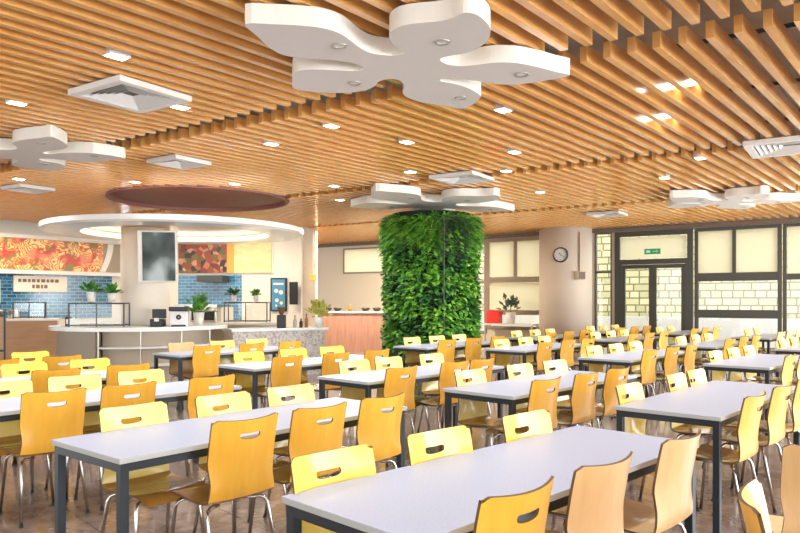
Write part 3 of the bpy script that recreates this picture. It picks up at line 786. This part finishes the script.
bm = bmesh.new(); box(bm, -3.05, 3.05, 0, .27, 2.12, 2.21); box(bm, -3.05, 3.05, 0, .27, 2.99, 3.08); box(bm, -3.05, 3.05, .07, .27, 2.21, 2.99); link('light_box_frame', bm, 'white', p)
sg = empty('menu_board', (K1[0] + DA[0]*.9, K1[1] + DA[1]*.9, 0), KA, 'white shop-name board with dark lettering on the blue tiles', 'sign')
link('panel', B(-.55, .75, .20, .26, 1.68, 2.08, bev=.01), 'colwhite', sg)
bm = bmesh.new(); x = -.45
for wd in (.07, .09, .06, .08, .07, .1, .06, .08, .09): box(bm, x, x+wd, .190, .199, 1.92, 2.0); x += wd + .035
x = -.12
for wd in (.06, .09, .05, .08): box(bm, x, x+wd, .190, .199, 1.77, 1.86); x += wd + .03
link('lettering', bm, 'valance', sg)
sg = empty('menu_sheet', (K1[0] + DA[0]*(-.9), K1[1] + DA[1]*(-.9), 0), KA, 'white menu sheet with blue lines on the tiles, far left', 'sign')
link('panel', B(-.75, .95, .20, .26, 1.40, 1.98, bev=.01), 'white', sg)
bm = bmesh.new()
for k in range(5): box(bm, -.68, .2 + .12*(k % 3), .190, .199, 1.46+.1*k, 1.49+.1*k)
link('lettering', bm, 'posterblue', sg)
K2 = (-7.42, 19.15); KB = atan2(18.4-19.15, -2.60+7.42)
struct('wall_back_left', B(0, 4.88, 0, .2, 0, 3.86), 'wallk', loc=(*K2, 0), rz=KB)
struct('trim_3', B(1.45, 3.02, -.02, -.001, 1.30, 2.14), 'tile', loc=(*K2, 0), rz=KB)
struct('trim_4', B(3.02, 3.24, -.03, -.001, .95, 2.16), 'tile', loc=(*K2, 0), rz=KB)
p = empty('spicy_food_poster', (*K2, 0), KB, 'food poster of red chili dish and dumplings right of the television', 'poster')
link('chili_print', B(1.40, 2.86, -.08, -.03, 2.20, 3.02), 'food2', p); link('dumpling_print', B(3.06, 4.08, -.08, -.03, 2.20, 3.02), 'food3', p)
bm = bmesh.new(); box(bm, 2.86, 3.06, -.085, -.03, 2.20, 3.02); link('plate_rim_print', bm, 'orange', p)
link('backing', B(1.36, 4.12, -.03, -.002, 2.16, 3.06), 'white', p)
hd = empty('cooker_hood', (*K2, 0), KB, 'grey cooker hood and shelf below the chili poster', 'hood')
link('canopy', B(2.2, 2.9, -.5, -.03, 1.95, 2.12), 'dark', hd); link('shelf_body', B(1.5, 2.7, -.35, -.03, 1.28, 1.36), 'steel', hd)
rc = empty('food_serving_counter', (-4.85, 15.35, 0), -.02, 'pale rear serving counter behind the round counter', 'counter')
link('body', B(0, 2.15, 0, .6, 0, .93), 'steel', rc); link('countertop', B(-.03, 2.18, -.05, .65, .93, .98, bev=.004), 'whitegloss', rc)
guard(-3.42, 15.5, -.02, .95, .35, .44, .98, 'long glass sneeze guard on the rear serving counter')
pot_plant(-3.72, 15.65, 1.443, 1.0, 'small plant on left of the rear sneeze guard', 'leafdark')
pot_plant(-3.22, 15.66, 1.443, .9, 'small plant on right of the rear sneeze guard', 'leafmid')
g = empty('steel_food_warmer', (-4.35, 15.6, .98), 0, 'boxy steel food warmer on left of the rear counter', 'food warmer')
link('body', B(-.30, .30, -.15, .25, 0, .30, bev=.02), 'steel', g); link('door', B(-.25, .25, -.165, -.155, .05, .25), 'black', g)
# terrazzo island
ti = empty('terrazzo_counter', (-3.10, 13.05, 0), .51, 'speckled pale counter with white top left of the pink counter', 'counter')
link('body', B(0, 1.86, .05, .65, 0, .88), 'terrazzo', ti); link('countertop', B(-.04, 1.92, 0, .72, .88, .93, bev=.004), 'whitegloss', ti)
g = empty('coffee_grinder', (-2.33, 13.75, .93), .2, 'black coffee grinder on the terrazzo counter', 'coffee grinder')
link('body', B(-.09, .09, -.08, .10, 0, .26, bev=.015), 'black', g)
bm = bmesh.new(); lathe(bm, [(.03, .26), (.085, .40), (.08, .41), (0, .41)], 18, closed=False); link('hopper', bm, 'plyedge', g, True)
for k, (x, y, h, mt, w) in enumerate(((-2.08, 13.85, .24, 'steel', 'steel bottle right of the coffee grinder'), (-1.97, 13.93, .18, 'black', 'short dark bottle in the middle of the terrazzo counter'), (-1.86, 13.92, .27, 'brownbox', 'brown bottle beside the yellow-green plant'))):
    g = empty('bottle', (x, y, .93), 0, w, 'bottle')
    bm = bmesh.new(); lathe(bm, [(0, 0), (.035, 0), (.035, h*.6), (.014, h*.78), (.014, h*.93), (0, h*.93)], 16, closed=False); link('bottle_body', bm, mt, g, True)
    bm = bmesh.new(); cyl(bm, 0, 0, h*.93, h, .016, 12); link('cap', bm, 'black', g)
pot_plant(-1.62, 13.95, .93, 1.35, 'yellow-green plant in white pot on right end of terrazzo counter', 'leafolive', tall=1.8)
# blue poster and narrow screen on the white wall
p = empty('blue_menu_poster', (*K2, 0), KB, 'blue upright menu poster with white round dishes on white wall', 'poster')
link('panel', B(4.06, 4.50, -.06, -.01, 1.18, 2.06), 'black', p); link('print', B(4.10, 4.46, -.065, -.061, 1.22, 2.02), 'posterblue', p)
bm = bmesh.new()
for x, z, rr in ((4.22, 1.72, .055), (4.35, 1.68, .06), (4.24, 1.47, .05), (4.36, 1.40, .045), (4.22, 1.33, .03)):
    bm = bmesh.new(); vs = [bm.verts.new((x + rr*cos(k*pi/8), -.068, z + rr*sin(k*pi/8))) for k in range(16)]; wv = [bm.verts.new((v.co.x, -.0655, v.co.z)) for v in vs]
    bm.faces.new(vs); bm.faces.new(wv[::-1])
    for k in range(16): bm.faces.new((vs[k], vs[(k+1) % 16], wv[(k+1) % 16], wv[k]))
    link('printed_dish', bm, 'colwhite', p)
bm = bmesh.new(); box(bm, 4.14, 4.42, -.068, -.0655, 1.88, 1.93)
link('printed_heading', bm, 'colwhite', p)
g = empty('menu_screen', (-2.78, 18.28, 0), -.1, 'narrow black hanging screen right of the blue poster', 'screen')
link('screen', B(-.10, .12, -.05, 0, 1.36, 1.95, bev=.005), 'black', g); link('bracket', B(-.02, .04, 0, .14, 1.6, 1.7), 'dark', g)
bm = bmesh.new(); box(bm, -2.72, -2.24, 18.55, 19.0, 0, 3.86); struct('column_3', bm, 'column')
# pink counter with bowls
pk = empty('pink_wood_counter', (-2.75, 20.4, 0), -.08, 'tall reddish wood bar counter left of the plant column', 'counter')
link('body', B(.40, 2.9, 0, .6, 0, 1.10), 'pinkwood', pk); link('countertop', B(.38, 2.95, -.05, .65, 1.10, 1.14, bev=.004), 'colwhite', pk)
for k, (px_, w) in enumerate(((.62, 'leftmost'), (.92, 'second from left'), (1.28, 'third from left, the tallest jar'), (1.75, 'third from right'), (2.08, 'second from right'), (2.42, 'rightmost'))):
    x = -2.75 + px_*cos(-.08); y = 20.65 + px_*sin(-.08); tall = k == 2
    g = empty('serving_jar' if tall else 'serving_bowl', (x, y, 1.14), 0, 'dark dish on the pink wood counter, %s' % w, 'bowl', None)
    bm = bmesh.new()
    lathe(bm, [(0, 0), (.06, 0), (.07, .2), (.06, .2), (.05, .02), (0, .02)] if tall else [(0, 0), (.06, 0), (.14, .10), (.13, .10), (.05, .015), (0, .015)], 20, closed=False)
    link('vessel', bm, 'brownbox' if tall else 'black', g, True)
    bm = bmesh.new(); lathe(bm, [(0, .19 if tall else .10), (.058 if tall else .128, .19 if tall else .095), (.03, .21 if tall else .14), (0, .215 if tall else .15)], 16, closed=False); link('contents', bm, 'valance', g, True)
g = empty('wall_lamp', (-2.28, 18.52, 0), 0, 'small yellow wall box on the brownish pillar', 'wall box')
link('body', B(-.09, .07, -.06, .02, 1.98, 2.16, bev=.01), 'yellow', g); bm = bmesh.new(); tube(bm, [(-.01, -.02, 2.16), (-.01, -.02, 3.3)], .012); link('conduit', bm, 'column', g)
# side table with the red box by the blinds
sx, sy, _ = wl(-3.3, -.75)
t = empty('side_table', (sx, sy, 0), WANG, 'narrow white side table under the cream blinds', 'table')
link('tabletop', B(0, 1.7, 0, .5, .78, .82, bev=.004), 'whitegloss', t)
for x in (.03, 1.63):
    for y in (.03, .43): link('leg', B(x, x+.04, y, y+.04, 0, .78), 'steel', t)
x, y, _ = wl(-2.86, -.5)
g = empty('red_box', (x, y, .82), WANG, 'bright red box on the side table under the blinds', 'box')
link('body', B(-.20, .20, -.12, .12, 0, .33, bev=.015), 'red', g); link('lid', B(-.205, .205, -.125, .125, .335, .37, bev=.008), 'red', g)
x, y, _ = wl(-2.36, -.5)
pot_plant(x, y, .82, 2.1, 'tall thin plant in white pot right of the red box', 'leafgrey', n=26, tall=1.7)

# ------------------------------------------------------------------ light
w = bpy.data.worlds.new('world'); sc.world = w; w.use_nodes = True
bg = w.node_tree.nodes['Background']; bg.inputs['Color'].default_value = (.94, .97, 1.0, 1); bg.inputs['Strength'].default_value = 2.0
nt = w.node_tree
tc = nt.nodes.new('ShaderNodeTexCoord'); dp = nt.nodes.new('ShaderNodeVectorMath'); dp.operation = 'DOT_PRODUCT'
nt.links.new(tc.outputs['Generated'], dp.inputs[0]); dp.inputs[1].default_value = Vector((1, -.30, .10)).normalized()
mr = nt.nodes.new('ShaderNodeMapRange'); mr.interpolation_type = 'SMOOTHSTEP'
mr.inputs['From Min'].default_value = .35; mr.inputs['From Max'].default_value = 1.0; mr.inputs['To Min'].default_value = 1.7; mr.inputs['To Max'].default_value = 6.0
nt.links.new(dp.outputs['Value'], mr.inputs['Value']); nt.links.new(mr.outputs['Result'], bg.inputs['Strength'])   # hazy sky and sunlit ground, brightest towards the right
def sun(rot, e, ang, col):
    l = bpy.data.lights.new('sun', 'SUN'); l.energy = e; l.angle = ang; l.color = col
    o = bpy.data.objects.new('sun', l); C.objects.link(o); o.rotation_euler = rot
sun((math.radians(48), 0, math.radians(-25)), 3, .02, (1, .95, .85))
def spot(x, y, z, e, col=(.84, .92, 1), ang=2.5):
    l = bpy.data.lights.new('downlight', 'SPOT'); l.energy = e; l.color = col; l.spot_size = ang; l.spot_blend = .6; l.shadow_soft_size = .06
    o = bpy.data.objects.new('downlight', l); C.objects.link(o); o.location = (x, y, z)
for x, y in DL + [(1.2, 2.6), (-1.2, 3.3), (2.6, 3.9), (-2.9, 4.3), (.1, 1.0), (3.4, 5.9), (5.2, 7.4), (6.3, 10.0), (-5.0, 6.4), (-4.4, 8.2)]: spot(x, y, CZ-.02, 70)  # the listed extras are added unseen spots without fixtures, brightening the tabletops
def area(x, y, z, sxx, syy, e, col=(1, .86, .66), rot=(0, 0, 0)):  # unseen fill panels, added to brighten the kitchen and rear wall
    l = bpy.data.lights.new('ceiling_lamp', 'AREA'); l.shape = 'RECTANGLE'; l.size = sxx; l.size_y = syy; l.energy = e; l.color = col
    o = bpy.data.objects.new('ceiling_lamp', l); C.objects.link(o); o.location = (x, y, z); o.rotation_euler = rot
area(-8.0, 15.5, 3.3, 3.0, .5, 60)
area(-4.5, 16.8, 3.3, 3.0, .5, 75)
area(-1.4, 19.0, 3.3, 2.0, .5, 190)
# ------------------------------------------------------------------ camera
cam = bpy.data.cameras.new('camera'); co = bpy.data.objects.new('camera', cam); C.objects.link(co)
co.location = (0, 0, EYE); co.rotation_euler = (pi/2, 0, 0)
cam.sensor_width = 36; cam.lens = 700/800*36; cam.shift_y = (300-266.5)/800; cam.clip_end = 200; cam.clip_start = .05
sc.camera = co
sc.view_settings.view_transform = 'Standard'; sc.view_settings.look = 'None'; sc.view_settings.gamma = 1; sc.view_settings.use_curve_mapping = False
sc.view_settings.exposure = .96
sc.cycles.use_denoising = True
sc.cycles.max_bounces = 8; sc.cycles.diffuse_bounces = 4; sc.cycles.glossy_bounces = 4; sc.cycles.transparent_max_bounces = 12
sc.cycles.sample_clamp_indirect = 6
